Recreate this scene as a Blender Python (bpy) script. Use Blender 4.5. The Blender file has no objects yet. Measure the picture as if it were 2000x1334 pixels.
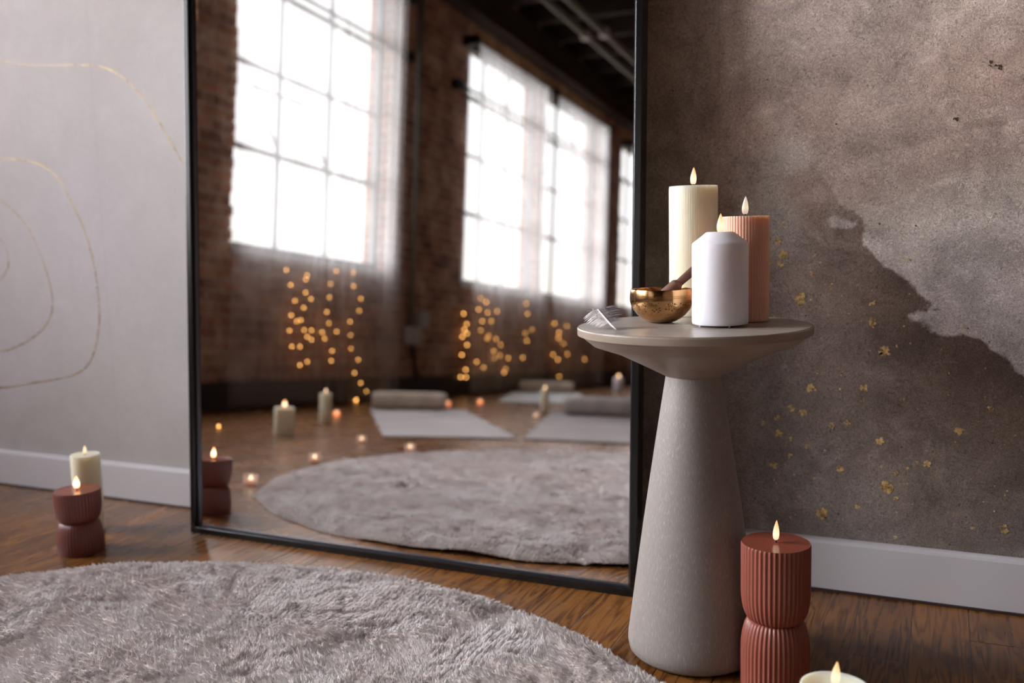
import bpy, math, random
import numpy as np
from mathutils import Vector, Matrix, noise as mnoise

sc = bpy.context.scene
PI = math.pi

# ---------------------------------------------------------------- camera
cam_d = bpy.data.cameras.new('camera'); cam = bpy.data.objects.new('camera', cam_d)
sc.collection.objects.link(cam); sc.camera = cam
yaw, pit, rol, fpx = math.radians(24.6700), math.radians(6.5777), math.radians(1.3903), 1843.1
F = Vector((-math.sin(yaw)*math.cos(pit), math.cos(yaw)*math.cos(pit), -math.sin(pit)))
r0 = Vector((math.cos(yaw), math.sin(yaw), 0)); u0 = r0.cross(F)
rr = r0*math.cos(rol) - u0*math.sin(rol); uu = u0*math.cos(rol) + r0*math.sin(rol)
CAM = Vector((0, -1.6577, 0.63))
m = Matrix((rr, uu, -F)).transposed().to_4x4(); m.translation = CAM
cam.matrix_world = m
cam_d.sensor_width = 36; cam_d.lens = fpx/2000*36; cam_d.clip_start = 0.02; cam_d.clip_end = 100
cam_d.dof.use_dof = True; cam_d.dof.focus_distance = 1.37; cam_d.dof.aperture_fstop = 2.7

# ---------------------------------------------------------------- view, sky
sc.view_settings.view_transform = 'Standard'; sc.view_settings.look = 'None'
sc.view_settings.exposure = 0.0; sc.view_settings.gamma = 1; sc.view_settings.use_curve_mapping = False
cy = sc.cycles
cy.max_bounces = 8; cy.diffuse_bounces = 3; cy.glossy_bounces = 5; cy.transmission_bounces = 6
cy.transparent_max_bounces = 12; cy.sample_clamp_indirect = 6; cy.sample_clamp_direct = 0
cy.use_light_tree = True; cy.use_adaptive_sampling = True; cy.adaptive_threshold = .018

XW = -3.859          # inner face of the brick window wall
SKY, UNSEEN_GLOW = 1.5, 34.0
w = bpy.data.worlds.new('sky'); sc.world = w; w.use_nodes = True
nt = w.node_tree; nt.nodes.clear()
def N(nt, t, **k):
    n = nt.nodes.new(t)
    for a, v in k.items(): setattr(n, a, v)
    return n
tc = N(nt, 'ShaderNodeTexCoord'); sp = N(nt, 'ShaderNodeSeparateXYZ'); cr = N(nt, 'ShaderNodeValToRGB')
mr = N(nt, 'ShaderNodeMapRange'); mr.inputs[1].default_value = -0.35; mr.inputs[2].default_value = 0.6
nt.links.new(tc.outputs['Generated'], sp.inputs[0]); nt.links.new(sp.outputs[2], mr.inputs[0]); nt.links.new(mr.outputs[0], cr.inputs[0])
e = cr.color_ramp.elements
e[0].position = 0.0; e[0].color = (0.62, 0.50, 0.38, 1)
e[1].position = 1.0; e[1].color = (0.98, 0.98, 1.03, 1)
x = e.new(0.35); x.color = (1.0, 0.86, 0.70, 1)
x = e.new(0.5); x.color = (1.0, 0.97, 0.96, 1)
bg = N(nt, 'ShaderNodeBackground'); bg.inputs[1].default_value = SKY
wo = N(nt, 'ShaderNodeOutputWorld'); nt.links.new(cr.outputs[0], bg.inputs[0])
# wide glow added in an unseen part of the sky, to light the room
SD = Vector((-math.cos(math.radians(14))*math.cos(math.radians(14)), -math.sin(math.radians(14))*math.cos(math.radians(14)), math.sin(math.radians(14))))
dt = N(nt, 'ShaderNodeVectorMath', operation='DOT_PRODUCT'); dt.inputs[1].default_value = SD; nt.links.new(tc.outputs['Generated'], dt.inputs[0])
ms = N(nt, 'ShaderNodeMapRange', interpolation_type='SMOOTHSTEP'); ms.inputs[1].default_value = .84; ms.inputs[2].default_value = .985; ms.inputs[4].default_value = UNSEEN_GLOW; nt.links.new(dt.outputs['Value'], ms.inputs[0])
bg2 = N(nt, 'ShaderNodeBackground'); bg2.inputs[0].default_value = (.96, .965, 1.0, 1); nt.links.new(ms.outputs[0], bg2.inputs[1])
zr = N(nt, 'ShaderNodeMapRange', interpolation_type='SMOOTHSTEP'); zr.inputs[1].default_value = math.sin(math.radians(30)); zr.inputs[2].default_value = math.sin(math.radians(50)); zr.inputs[3].default_value = SKY; zr.inputs[4].default_value = 9.0
nt.links.new(sp.outputs[2], zr.inputs[0]); nt.links.new(zr.outputs[0], bg.inputs[1])      # high sky above the view brightened, added as room fill
ash = N(nt, 'ShaderNodeAddShader'); nt.links.new(bg.outputs[0], ash.inputs[0]); nt.links.new(bg2.outputs[0], ash.inputs[1]); nt.links.new(ash.outputs[0], wo.inputs[0])

WIN = [(-2.52, -0.52), (-4.50, -2.83), (-7.26, -5.67), (-8.99, -7.37), (-11.42, -9.75), (-13.4, -11.75)]
SILL, HEAD = 0.955, 3.07
for i, (a, b) in enumerate(WIN):            # sky portals filling the window openings
    ld = bpy.data.lights.new('sky_portal', 'AREA'); ld.shape = 'RECTANGLE'; ld.size = HEAD-SILL; ld.size_y = b-a
    ld.cycles.is_portal = True
    lo = bpy.data.objects.new('sky_portal', ld); sc.collection.objects.link(lo)
    lo.location = (XW-0.2, (a+b)/2, (SILL+HEAD)/2); lo.rotation_euler = (0, -PI/2, 0)

# ---------------------------------------------------------------- helpers
rnd = random.Random(7); RS = np.random.RandomState(5)
def S(*c):
    return tuple(((v/255)/12.92 if v/255 <= .04045 else ((v/255+.055)/1.055)**2.4) for v in c) + (1,)
def mat(name, col=(.5, .5, .5, 1), rough=.6, metal=0, spec=.5, **k):
    M = bpy.data.materials.new(name); M.use_nodes = True
    b = M.node_tree.nodes['Principled BSDF']
    b.inputs['Base Color'].default_value = col; b.inputs['Roughness'].default_value = rough
    b.inputs['Metallic'].default_value = metal; b.inputs['Specular IOR Level'].default_value = spec
    for a, v in k.items(): b.inputs[a.replace('_', ' ')].default_value = v
    return M
def nodes(M): return M.node_tree, M.node_tree.nodes['Principled BSDF'], M.node_tree.links
def noise_col(M, c1, c2, scale=6, detail=5, stretch=(1, 1, 1), bump=0, bscale=None, rough=.6, lo=.35, hi=.65, dist=0, coord='Object'):
    nt, b, L = nodes(M)
    t = N(nt, 'ShaderNodeTexCoord'); mp = N(nt, 'ShaderNodeMapping'); mp.inputs['Scale'].default_value = stretch
    L.new(t.outputs[coord], mp.inputs[0])
    n = N(nt, 'ShaderNodeTexNoise'); n.inputs['Scale'].default_value = scale; n.inputs['Detail'].default_value = detail
    n.inputs['Distortion'].default_value = dist; n.inputs['Roughness'].default_value = rough
    L.new(mp.outputs[0], n.inputs['Vector'])
    c = N(nt, 'ShaderNodeValToRGB'); c.color_ramp.elements[0].position = lo; c.color_ramp.elements[1].position = hi
    c.color_ramp.elements[0].color = c1; c.color_ramp.elements[1].color = c2
    L.new(n.outputs[0], c.inputs[0]); L.new(c.outputs[0], b.inputs['Base Color'])
    if bump:
        n2 = n
        if bscale:
            n2 = N(nt, 'ShaderNodeTexNoise'); n2.inputs['Scale'].default_value = bscale; n2.inputs['Detail'].default_value = 4
            L.new(mp.outputs[0], n2.inputs['Vector'])
        bp = N(nt, 'ShaderNodeBump'); bp.inputs['Strength'].default_value = bump; bp.inputs['Distance'].default_value = .002
        L.new(n2.outputs[0], bp.inputs['Height']); L.new(bp.outputs[0], b.inputs['Normal'])
    return M

class MB:
    """collects shapes into one mesh"""
    def __init__(s): s.v = []; s.f = []; s.sm = []
    def add(s, vs, fs, smooth=False):
        o = len(s.v); s.v += [tuple(v) for v in vs]; s.f += [tuple(i+o for i in f) for f in fs]; s.sm += [smooth]*len(fs); return s
    def box(s, a, b, rz=0, c=None):
        x0, y0, z0 = a; x1, y1, z1 = b
        vs = [(x, y, z) for z in (z0, z1) for y in (y0, y1) for x in (x0, x1)]
        if rz:
            cx, cy_ = c; ca, sa = math.cos(rz), math.sin(rz)
            vs = [(cx+(x-cx)*ca-(y-cy_)*sa, cy_+(x-cx)*sa+(y-cy_)*ca, z) for x, y, z in vs]
        return s.add(vs, [(0, 2, 3, 1), (4, 5, 7, 6), (0, 1, 5, 4), (2, 6, 7, 3), (0, 4, 6, 2), (1, 3, 7, 5)])
    def lathe(s, prof, n=48, c=(0, 0, 0), flute=None, smooth=True, capb=True, capt=True, axis=None):
        # prof: (r, z) bottom to top; flute(r, z, ang) -> r
        cx, cy_, cz = c; vs = []; fs = []
        for r, z in prof:
            for i in range(n):
                a = 2*PI*i/n; q = flute(r, z, a) if flute else r
                vs.append((cx+q*math.cos(a), cy_+q*math.sin(a), cz+z))
        for j in range(len(prof)-1):
            for i in range(n):
                fs.append((j*n+i, j*n+(i+1) % n, (j+1)*n+(i+1) % n, (j+1)*n+i))
        if capb: fs.append(tuple(range(n-1, -1, -1)))
        if capt: fs.append(tuple((len(prof)-1)*n+i for i in range(n)))
        return s.add(vs, fs, smooth)
    def tube(s, pts, rad, n=10, smooth=True):
        pts = [Vector(p) for p in pts]; vs = []; fs = []
        for k, p in enumerate(pts):
            t = (pts[min(k+1, len(pts)-1)]-pts[max(k-1, 0)]).normalized()
            up = Vector((0, 0, 1)) if abs(t.z) < .9 else Vector((1, 0, 0))
            a = t.cross(up).normalized(); b = t.cross(a).normalized()
            r = rad[k] if isinstance(rad, (list, tuple)) else rad
            for i in range(n):
                g = 2*PI*i/n; vs.append(p+a*r*math.cos(g)+b*r*math.sin(g))
        for k in range(len(pts)-1):
            for i in range(n): fs.append((k*n+i, k*n+(i+1) % n, (k+1)*n+(i+1) % n, (k+1)*n+i))
        fs.append(tuple(range(n-1, -1, -1))); fs.append(tuple((len(pts)-1)*n+i for i in range(n)))
        return s.add(vs, fs, smooth)
    def build(s, name, M, parent=None, loc=None, bevel=0, sharp=None):
        me = bpy.data.meshes.new(name); me.from_pydata(s.v, [], s.f)
        me.polygons.foreach_set('use_smooth', s.sm); me.update()
        o = bpy.data.objects.new(name, me); sc.collection.objects.link(o)
        if M: me.materials.append(M)
        if parent: o.parent = parent
        if loc is not None: o.location = loc
        if sharp: me.set_sharp_from_angle(angle=math.radians(sharp))
        if bevel:
            bm = o.modifiers.new('bevel', 'BEVEL'); bm.width = bevel; bm.segments = 3; bm.limit_method = 'ANGLE'
        return o
def np_mesh(name, V, Fq, M, parent=None, smooth=True, tris=None):
    """V (n,3); Fq (m,4) quads and/or tris (k,3)"""
    me = bpy.data.meshes.new(name); nq = 0 if Fq is None else len(Fq); ntr = 0 if tris is None else len(tris)
    me.vertices.add(len(V)); me.vertices.foreach_set('co', np.asarray(V, np.float32).ravel())
    idx = np.concatenate([a for a in (None if Fq is None else Fq.ravel(), None if tris is None else tris.ravel()) if a is not None]).astype(np.int32)
    st = np.concatenate([np.arange(nq)*4, nq*4+np.arange(ntr)*3]).astype(np.int32)
    me.loops.add(len(idx)); me.loops.foreach_set('vertex_index', idx)
    me.polygons.add(nq+ntr); me.polygons.foreach_set('loop_start', st)
    me.polygons.foreach_set('use_smooth', np.full(nq+ntr, smooth)); me.update(calc_edges=True); me.validate()
    o = bpy.data.objects.new(name, me); sc.collection.objects.link(o); me.materials.append(M)
    if parent: o.parent = parent
    return o
def grid_quads(nu, nv):
    i, j = np.meshgrid(np.arange(nu-1), np.arange(nv-1), indexing='ij'); a = (i*nv+j).ravel()
    return np.stack([a, a+nv, a+nv+1, a+1], 1)
def thing(name, label, cat, loc=(0, 0, 0), rz=0, group=None):
    o = bpy.data.objects.new(name, None); sc.collection.objects.link(o); o.empty_display_size = .05
    o.location = loc; o.rotation_euler = (0, 0, rz); o['label'] = label; o['category'] = cat
    if group: o['group'] = group
    return o
def tag(o, label, cat, group=None):
    o['label'] = label; o['category'] = cat
    if group: o['group'] = group
    return o
def struct(o): o['kind'] = 'structure'; return o
def vnoise(x, y, sc_, seed):
    """smooth value noise on arrays"""
    R = np.random.RandomState(seed).rand(256, 256)
    u = x*sc_+100; v = y*sc_+100; i = np.floor(u).astype(int); j = np.floor(v).astype(int); a = u-i; b = v-j
    a = a*a*(3-2*a); b = b*b*(3-2*b)
    g = lambda p, q: R[p % 256, q % 256]
    return (g(i, j)*(1-a)+g(i+1, j)*a)*(1-b)+(g(i, j+1)*(1-a)+g(i+1, j+1)*a)*b

# ---------------------------------------------------------------- floor
M_floor = mat('oak_floor', rough=.3); nt, b, L = nodes(M_floor)
t = N(nt, 'ShaderNodeTexCoord'); s3 = N(nt, 'ShaderNodeSeparateXYZ'); L.new(t.outputs['Object'], s3.inputs[0])
def MATH(op, a, bb=None, c=None, nt_=None):
    n = N(nt_ or nt, 'ShaderNodeMath', operation=op)
    for k, v in enumerate((a, bb, c)):
        if v is None: continue
        if isinstance(v, (int, float)): n.inputs[k].default_value = v
        else: (nt_ or nt).links.new(v, n.inputs[k])
    return n.outputs[0]
PW = 0.0826
px = MATH('DIVIDE', MATH('ADD', s3.outputs[0], 0.0325), PW); pi_ = MATH('FLOOR', px); fx = MATH('SUBTRACT', px, pi_)
wn = N(nt, 'ShaderNodeTexWhiteNoise', noise_dimensions='1D'); L.new(pi_, wn.inputs['W'])
py = MATH('DIVIDE', MATH('ADD', s3.outputs[1], MATH('MULTIPLY', wn.outputs[0], 7.3)), .95); pj = MATH('FLOOR', py); fy = MATH('SUBTRACT', py, pj)
cb = N(nt, 'ShaderNodeCombineXYZ'); L.new(pi_, cb.inputs[0]); L.new(pj, cb.inputs[1])
wn2 = N(nt, 'ShaderNodeTexWhiteNoise', noise_dimensions='2D'); L.new(cb.outputs[0], wn2.inputs['Vector'])
# grain: warped stretched bands, offset per plank
cg = N(nt, 'ShaderNodeCombineXYZ'); L.new(MATH('MULTIPLY', s3.outputs[0], 26), cg.inputs[0]); L.new(MATH('MULTIPLY', s3.outputs[1], 2.2), cg.inputs[1]); L.new(MATH('MULTIPLY', wn2.outputs[0], 40), cg.inputs[2])
ng = N(nt, 'ShaderNodeTexNoise'); ng.inputs['Scale'].default_value = 1; ng.inputs['Detail'].default_value = 3; ng.inputs['Distortion'].default_value = .25; L.new(cg.outputs[0], ng.inputs['Vector'])
rings = MATH('MULTIPLY_ADD', MATH('SINE', MATH('MULTIPLY', ng.outputs[0], 62)), .5, .5)
cg2 = N(nt, 'ShaderNodeCombineXYZ'); L.new(MATH('MULTIPLY', s3.outputs[0], 420), cg2.inputs[0]); L.new(MATH('MULTIPLY', s3.outputs[1], 14), cg2.inputs[1]); L.new(wn2.outputs[0], cg2.inputs[2])
nf = N(nt, 'ShaderNodeTexNoise'); nf.inputs['Scale'].default_value = 1; nf.inputs['Detail'].default_value = 3; L.new(cg2.outputs[0], nf.inputs['Vector'])
cr = N(nt, 'ShaderNodeValToRGB'); el = cr.color_ramp.elements
el[0].position = 0; el[0].color = S(50, 30, 15); el[1].position = 1; el[1].color = S(150, 98, 48)
q = el.new(.25); q.color = S(92, 56, 26); q = el.new(.6); q.color = S(132, 84, 39)
mixv = MATH('ADD', MATH('MULTIPLY', rings, .5), MATH('MULTIPLY', nf.outputs[0], .66)); L.new(mixv, cr.inputs[0])
hv = N(nt, 'ShaderNodeHueSaturation'); L.new(cr.outputs[0], hv.inputs['Color']); L.new(MATH('MULTIPLY_ADD', wn2.outputs[0], .5, .62), hv.inputs['Value'])
ex = MATH('MINIMUM', fx, MATH('SUBTRACT', 1, fx)); ey = MATH('MINIMUM', fy, MATH('SUBTRACT', 1, fy))
gap = MATH('MINIMUM', MATH('DIVIDE', ex, .018), MATH('DIVIDE', ey, .0016)); gap = MATH('MINIMUM', gap, 1)
mx = N(nt, 'ShaderNodeMix', data_type='RGBA'); mx.inputs[6].default_value = S(28, 16, 10); L.new(gap, mx.inputs[0]); L.new(hv.outputs[0], mx.inputs[7]); L.new(mx.outputs[2], b.inputs['Base Color'])
bp = N(nt, 'ShaderNodeBump'); bp.inputs['Strength'].default_value = .35; bp.inputs['Distance'].default_value = .001
L.new(MATH('ADD', gap, MATH('MULTIPLY', nf.outputs[0], .25)), bp.inputs['Height']); L.new(bp.outputs[0], b.inputs['Normal'])
rn = N(nt, 'ShaderNodeTexNoise'); rn.inputs['Scale'].default_value = 9; L.new(t.outputs['Object'], rn.inputs['Vector'])
L.new(MATH('MULTIPLY_ADD', rn.outputs[0], .2, .17), b.inputs['Roughness'])
XR, YF, CZ = 4.6, -15.0, 3.75
struct(MB().box((XW-.6, YF-.3, -.08), (XR+.2, .3, 0)).build('floor', M_floor))

# ---------------------------------------------------------------- mural wall
M_mur = mat('mural_wallpaper', rough=.85, spec=.25); nt, b, L = nodes(M_mur)
at = N(nt, 'ShaderNodeAttribute', attribute_name='tint'); ad = N(nt, 'ShaderNodeAttribute', attribute_name='edge_distance')
t = N(nt, 'ShaderNodeTexCoord'); s3 = N(nt, 'ShaderNodeSeparateXYZ'); L.new(t.outputs['Object'], s3.inputs[0])
n1 = N(nt, 'ShaderNodeTexNoise'); n1.inputs['Scale'].default_value = 22; n1.inputs['Detail'].default_value = 7; n1.inputs['Roughness'].default_value = .62; L.new(t.outputs['Object'], n1.inputs['Vector'])
n2 = N(nt, 'ShaderNodeTexNoise'); n2.inputs['Scale'].default_value = 9; n2.inputs['Detail'].default_value = 8; n2.inputs['Roughness'].default_value = .65; n2.inputs['Distortion'].default_value = .8; L.new(t.outputs['Object'], n2.inputs['Vector'])
sd = MATH('ADD', ad.outputs['Fac'], MATH('MULTIPLY', MATH('SUBTRACT', n1.outputs[0], .5), .035))
mk = N(nt, 'ShaderNodeMapRange', interpolation_type='SMOOTHSTEP'); L.new(sd, mk.inputs[0]); mk.inputs[1].default_value = -.002; mk.inputs[2].default_value = .005
dk = N(nt, 'ShaderNodeMapRange'); L.new(sd, dk.inputs[0]); dk.inputs[1].default_value = -.07; dk.inputs[2].default_value = 0.0; dk.inputs[3].default_value = 1.06; dk.inputs[4].default_value = .80
pm = N(nt, 'ShaderNodeMix', data_type='RGBA'); L.new(mk.outputs[0], pm.inputs[0])
tv = N(nt, 'ShaderNodeHueSaturation'); L.new(at.outputs['Color'], tv.inputs['Color']); L.new(dk.outputs[0], tv.inputs['Value'])
L.new(tv.outputs[0], pm.inputs[6]); L.new(at.outputs['Color'], pm.inputs[7])
ap = N(nt, 'ShaderNodeAttribute', attribute_name='pale'); L.new(ap.outputs['Color'], pm.inputs[7])
# blotches
bl = N(nt, 'ShaderNodeMapRange'); L.new(n2.outputs[0], bl.inputs[0]); bl.inputs[1].default_value = .3; bl.inputs[2].default_value = .7; bl.inputs[3].default_value = .66; bl.inputs[4].default_value = 1.32
# fibres
nw = N(nt, 'ShaderNodeTexNoise'); nw.inputs['Scale'].default_value = 150; nw.inputs['Detail'].default_value = 2; nw.inputs['Distortion'].default_value = 3.5; L.new(t.outputs['Object'], nw.inputs['Vector'])
fb = N(nt, 'ShaderNodeMapRange'); L.new(nw.outputs[0], fb.inputs[0]); fb.inputs[1].default_value = .25; fb.inputs[2].default_value = .75; fb.inputs[3].default_value = .48; fb.inputs[4].default_value = 1.60
# amount of texture per place
am = N(nt, 'ShaderNodeAttribute', attribute_name='roughcast')
def LERP1(v): return MATH('MULTIPLY_ADD', MATH('SUBTRACT', v, 1), am.outputs['Fac'], 1)
sx = None
seams = [(-1.84, 0.0), (-.361, 0), (-2.55, 0), (-1.1, 0), (.36, 0)]
prod = MATH('MULTIPLY', LERP1(bl.outputs[0]), LERP1(fb.outputs[0]))
for xs, _ in seams:
    dd = MATH('DIVIDE', MATH('ABSOLUTE', MATH('SUBTRACT', s3.outputs[0], xs)), .0012)
    prod = MATH('MULTIPLY', prod, MATH('MULTIPLY_ADD', MATH('MINIMUM', dd, 1), .16, .84))
hv = N(nt, 'ShaderNodeHueSaturation'); n4 = N(nt, 'ShaderNodeTexNoise'); n4.inputs['Scale'].default_value = 16; n4.inputs['Detail'].default_value = 9; n4.inputs['Roughness'].default_value = .7; n4.inputs['Distortion'].default_value = 1.2; L.new(t.outputs['Object'], n4.inputs['Vector'])
gm = N(nt, 'ShaderNodeMapRange', interpolation_type='SMOOTHSTEP'); L.new(n4.outputs[0], gm.inputs[0]); gm.inputs[1].default_value = .50; gm.inputs[2].default_value = .66; gm.inputs[4].default_value = .42
gx = N(nt, 'ShaderNodeMix', data_type='RGBA'); L.new(MATH('MULTIPLY', gm.outputs[0], am.outputs['Fac']), gx.inputs[0]); L.new(pm.outputs[2], gx.inputs[6])
gh = N(nt, 'ShaderNodeHueSaturation'); gh.inputs['Saturation'].default_value = .72; gh.inputs['Value'].default_value = 1.5; L.new(pm.outputs[2], gh.inputs['Color']); L.new(gh.outputs[0], gx.inputs[7])
L.new(gx.outputs[2], hv.inputs['Color']); L.new(prod, hv.inputs['Value']); L.new(hv.outputs[0], b.inputs['Base Color'])
bp = N(nt, 'ShaderNodeBump'); bp.inputs['Distance'].default_value = .0012; L.new(MATH('MULTIPLY', am.outputs['Fac'], .55), bp.inputs['Strength']); L.new(nw.outputs[0], bp.inputs['Height']); L.new(bp.outputs[0], b.inputs['Normal'])

xs = np.concatenate([np.linspace(XW-.3, -2.6, 20)[:-1], np.arange(-2.6, .6, .01), np.linspace(.6, XR, 30)])
zs = np.concatenate([np.arange(0, 1.6, .01), np.linspace(1.6, CZ, 30)])
X, Z = np.meshgrid(xs, zs, indexing='ij'); x_, z_ = X.ravel(), Z.ravel()
WY = 0.010
mural = np_mesh('wall_back', np.stack([x_, np.full_like(x_, WY), z_], 1), grid_quads(len(xs), len(zs)), M_mur, smooth=False)
struct(mural)
cp = [(-3.5, .5, .60, .545, .55), (-2.2, .3, .58, .53, .545), (-2.2, 1.1, .63, .57, .565), (-1.5, .9, .63, .58, .575), (-1.6, .3, .58, .54, .535), (-2.1, .15, .52, .49, .48), (-1.5, .15, .55, .52, .49), (-1.9, .62, .61, .56, .575),
      (-1.0, .6, .5, .45, .43), (-.55, 1.0, .34, .28, .245), (-.52, .6, .27, .22, .19), (-.5, .3, .2, .165, .145),
      (-.4, .95, .36, .29, .25), (-.3, .95, .44, .355, .31), (-.15, .98, .46, .37, .325), (0, .95, .44, .345, .30), (.09, .87, .40, .285, .24), (.2, 1.0, .42, .37, .335), (.02, .86, .41, .30, .25),
      (-.42, .8, .32, .255, .225), (-.3, .8, .42, .315, .265), (-.29, .68, .48, .415, .37), (-.24, .74, .44, .38, .34), (-.2, .80, .42, .31, .26), (-.22, .70, .33, .235, .195),
      (-.35, .66, .30, .22, .18), (-.2, .65, .30, .21, .175), (-.255, .635, .40, .35, .32), (-.12, .62, .28, .20, .17), (-.15, .56, .19, .13, .105), (-.1, .50, .19, .135, .108), (-.04, .46, .17, .12, .095), (-.06, .52, .17, .12, .095),
      (-.22, .52, .27, .205, .18), (-.25, .45, .25, .195, .175), (-.15, .44, .2, .15, .13), (-.05, .4, .17, .122, .10), (.06, .4, .145, .10, .08), (.12, .33, .14, .10, .08),
      (-.3, .35, .24, .205, .185), (-.15, .3, .19, .15, .13), (-.05, .3, .17, .125, .105), (0, .2, .19, .15, .125), (-.25, .17, .25, .215, .2), (-.15, .12, .22, .185, .17), (.1, .13, .2, .165, .145), (.13, .22, .155, .12, .1),
      (1.5, .5, .3, .26, .24), (3, 1, .4, .36, .34), (.4, .3, .16, .12, .1), (.4, .9, .4, .35, .32)]
def rbf(P, pw=3.2):
    P = np.array(P); d = np.hypot(x_[:, None]-P[None, :, 0], z_[:, None]-P[None, :, 1])+.012
    W = d**-pw; W /= W.sum(1, keepdims=True); return W @ P[:, 2:]
cp = [c[:2]+tuple(v*(1.14 if c[0] > -.5 and c[1] > .62 else .84 if c[0] < -1.2 else 1.0) for v in c[2:]) for c in cp]
col = rbf(cp)
pale_cp = [(-.1, .70, .42, .36, .325), (-.17, .72, .50, .45, .42), (-.15, .63, .52, .48, .455), (-.05, .65, .44, .395, .37), (0, .56, .43, .39, .375), (.03, .5, .49, .455, .46), (0, .46, .47, .435, .44), (.1, .43, .38, .345, .35), (.15, .55, .33, .295, .285), (.06, .72, .46, .40, .37), (.13, .7, .34, .295, .265), (.1, .6, .36, .315, .30), (.15, .8, .36, .31, .28), (.1, .8, .40, .33, .30), (0, .75, .46, .39, .355)]
pale = rbf(pale_cp, 2.6)*np.array([1.22, 1.18, 1.13])
polyA = [(-0.202, 0.724), (-0.161, 0.667), (-0.128, 0.637), (-0.12, 0.594), (-0.095, 0.56), (-0.056, 0.539), (-0.032, 0.514), (-0.009, 0.494), (0.0, 0.487), (-0.032, 0.487), (-0.058, 0.482), (-0.055, 0.473), (-0.028, 0.470), (-0.018, 0.462), (-0.034, 0.456), (-0.008, 0.447), (0.03, 0.449), (0.056, 0.441), (0.067, 0.421), (0.096, 0.41), (0.118, 0.39), (0.4, 0.30), (0.5, 1.0), (0.16, 0.93), (0.11, 0.79), (-0.001, 0.765), (-0.115, 0.745), (-0.178, 0.756)]
polyB = [(-0.183, 0.647), (-0.16, 0.640), (-0.138, 0.631), (-0.148, 0.624), (-0.172, 0.629)]
def sdf(poly):
    d = np.full(len(x_), 9.); ins = np.zeros(len(x_), bool); n = len(poly)
    for i in range(n):
        ax, az = poly[i]; bx, bz = poly[(i+1) % n]
        ex, ez = bx-ax, bz-az; tt = np.clip(((x_-ax)*ex+(z_-az)*ez)/(ex*ex+ez*ez), 0, 1)
        d = np.minimum(d, np.hypot(x_-ax-tt*ex, z_-az-tt*ez))
        c = ((az > z_) != (bz > z_)) & (x_ < (bx-ax)*(z_-az)/(bz-az+1e-12)+ax); ins ^= c
    return np.where(ins, d, -d)
sdd = np.maximum(sdf(polyA), sdf(polyB)+.004)
# the upper rim of the pale cloud fades softly: blend the pale tint towards the ground tint there
fade = np.clip((z_-.60-.25*(x_+.1))/.10, 0, 1)[:, None]; pale = pale*(1-fade)+col*fade
def fattr(name, arr, typ='FLOAT'):
    a = mural.data.attributes.new(name, typ, 'POINT')
    if typ == 'FLOAT_COLOR': a.data.foreach_set('color', np.concatenate([arr, np.ones((len(arr), 1))], 1).astype(np.float32).ravel())
    else: a.data.foreach_set('value', arr.astype(np.float32))
fattr('tint', col, 'FLOAT_COLOR'); fattr('pale', pale, 'FLOAT_COLOR'); fattr('edge_distance', sdd)
fattr('roughcast', np.clip((x_+1.15)/.5, .15, 1.0))

# printed gold lines and gold leaf flakes
M_gold = mat('gold_leaf', S(200, 160, 90), .45, .1); noise_col(M_gold, S(128, 82, 38), S(226, 194, 134), 160, 3, lo=.32, hi=.6)
M_gline = mat('gold_line_print', S(205, 180, 120), .5, .2); noise_col(M_gline, S(120, 84, 52), S(182, 156, 110), 45, 3, lo=.33, hi=.5)
def spline(P, n=10):
    P = [Vector((a, b_, 0)) for a, b_ in P]; out = []
    for i in range(len(P)-1):
        a, b_, c, d = P[max(i-1, 0)], P[i], P[i+1], P[min(i+2, len(P)-1)]
        for k in range(n):
            t = k/n; out.append(.5*((2*b_)+(c-a)*t+(2*a-5*b_+4*c-d)*t*t+(3*b_-a-3*c+d)*t**3))
    out.append(P[-1]); return out
GL = [[(-2.9, 1.0), (-2.5, 1.09), (-2.3, 1.092), (-2.146, 1.083), (-2.039, 1.065), (-1.918, 1.053), (-1.818, 1.041), (-1.755, 1.018), (-1.708, 0.982), (-1.667, 0.941), (-1.626, 0.88), (-1.592, 0.829), (-1.54, .74), (-1.5, .62)],
      [(-2.6, .78), (-2.35, .838), (-2.176, 0.845), (-2.084, 0.837), (-2.023, 0.82), (-1.973, 0.786), (-1.936, 0.729), (-1.9, 0.66), (-1.881, 0.598), (-1.871, 0.524), (-1.872, 0.449), (-1.889, 0.385), (-1.926, 0.327), (-2.001, 0.296), (-2.132, 0.275), (-2.25, 0.258), (-2.5, .25)],
      [(-2.4, .80), (-2.28, .78), (-2.189, 0.743), (-2.136, 0.711), (-2.09, 0.665), (-2.057, 0.6), (-2.037, 0.543), (-2.029, 0.485), (-2.047, 0.44), (-2.099, 0.4), (-2.178, 0.367), (-2.238, 0.355), (-2.4, .35)],
      [(-2.26, .68), (-2.201, 0.648), (-2.18, 0.615), (-2.177, 0.582), (-2.189, 0.563), (-2.214, 0.543), (-2.3, .52)]]
for gi, P in enumerate(GL):
    mb = MB(); sp_ = spline(P, 14); rg = random.Random(gi+3); wd = [.0026, .0030, .0024, .0018][gi]
    for k in range(len(sp_)-1):
        a, b_ = sp_[k], sp_[k+1]; steps = max(1, int((b_-a).length/.0045))
        for j in range(steps):
            if rg.random() < .1: continue
            p = a.lerp(b_, (j+.5)/steps); r = wd*rg.uniform(.55, 1.15); t_ = (b_-a).normalized()
            nn = Vector((-t_.y, t_.x, 0)); p = p+nn*rg.uniform(-.001, .001); vs = []
            for g in range(6):
                an = g*PI/3; q = p+t_*math.cos(an)*r*rg.uniform(.9, 1.6)+nn*math.sin(an)*r*rg.uniform(.7, 1.1); vs.append((q.x, WY-.0004-.00002*(k % 5), q.y))
            mb.add(vs, [tuple(range(6))])
    o = mb.build('gold_line', M_gline, mural)
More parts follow.
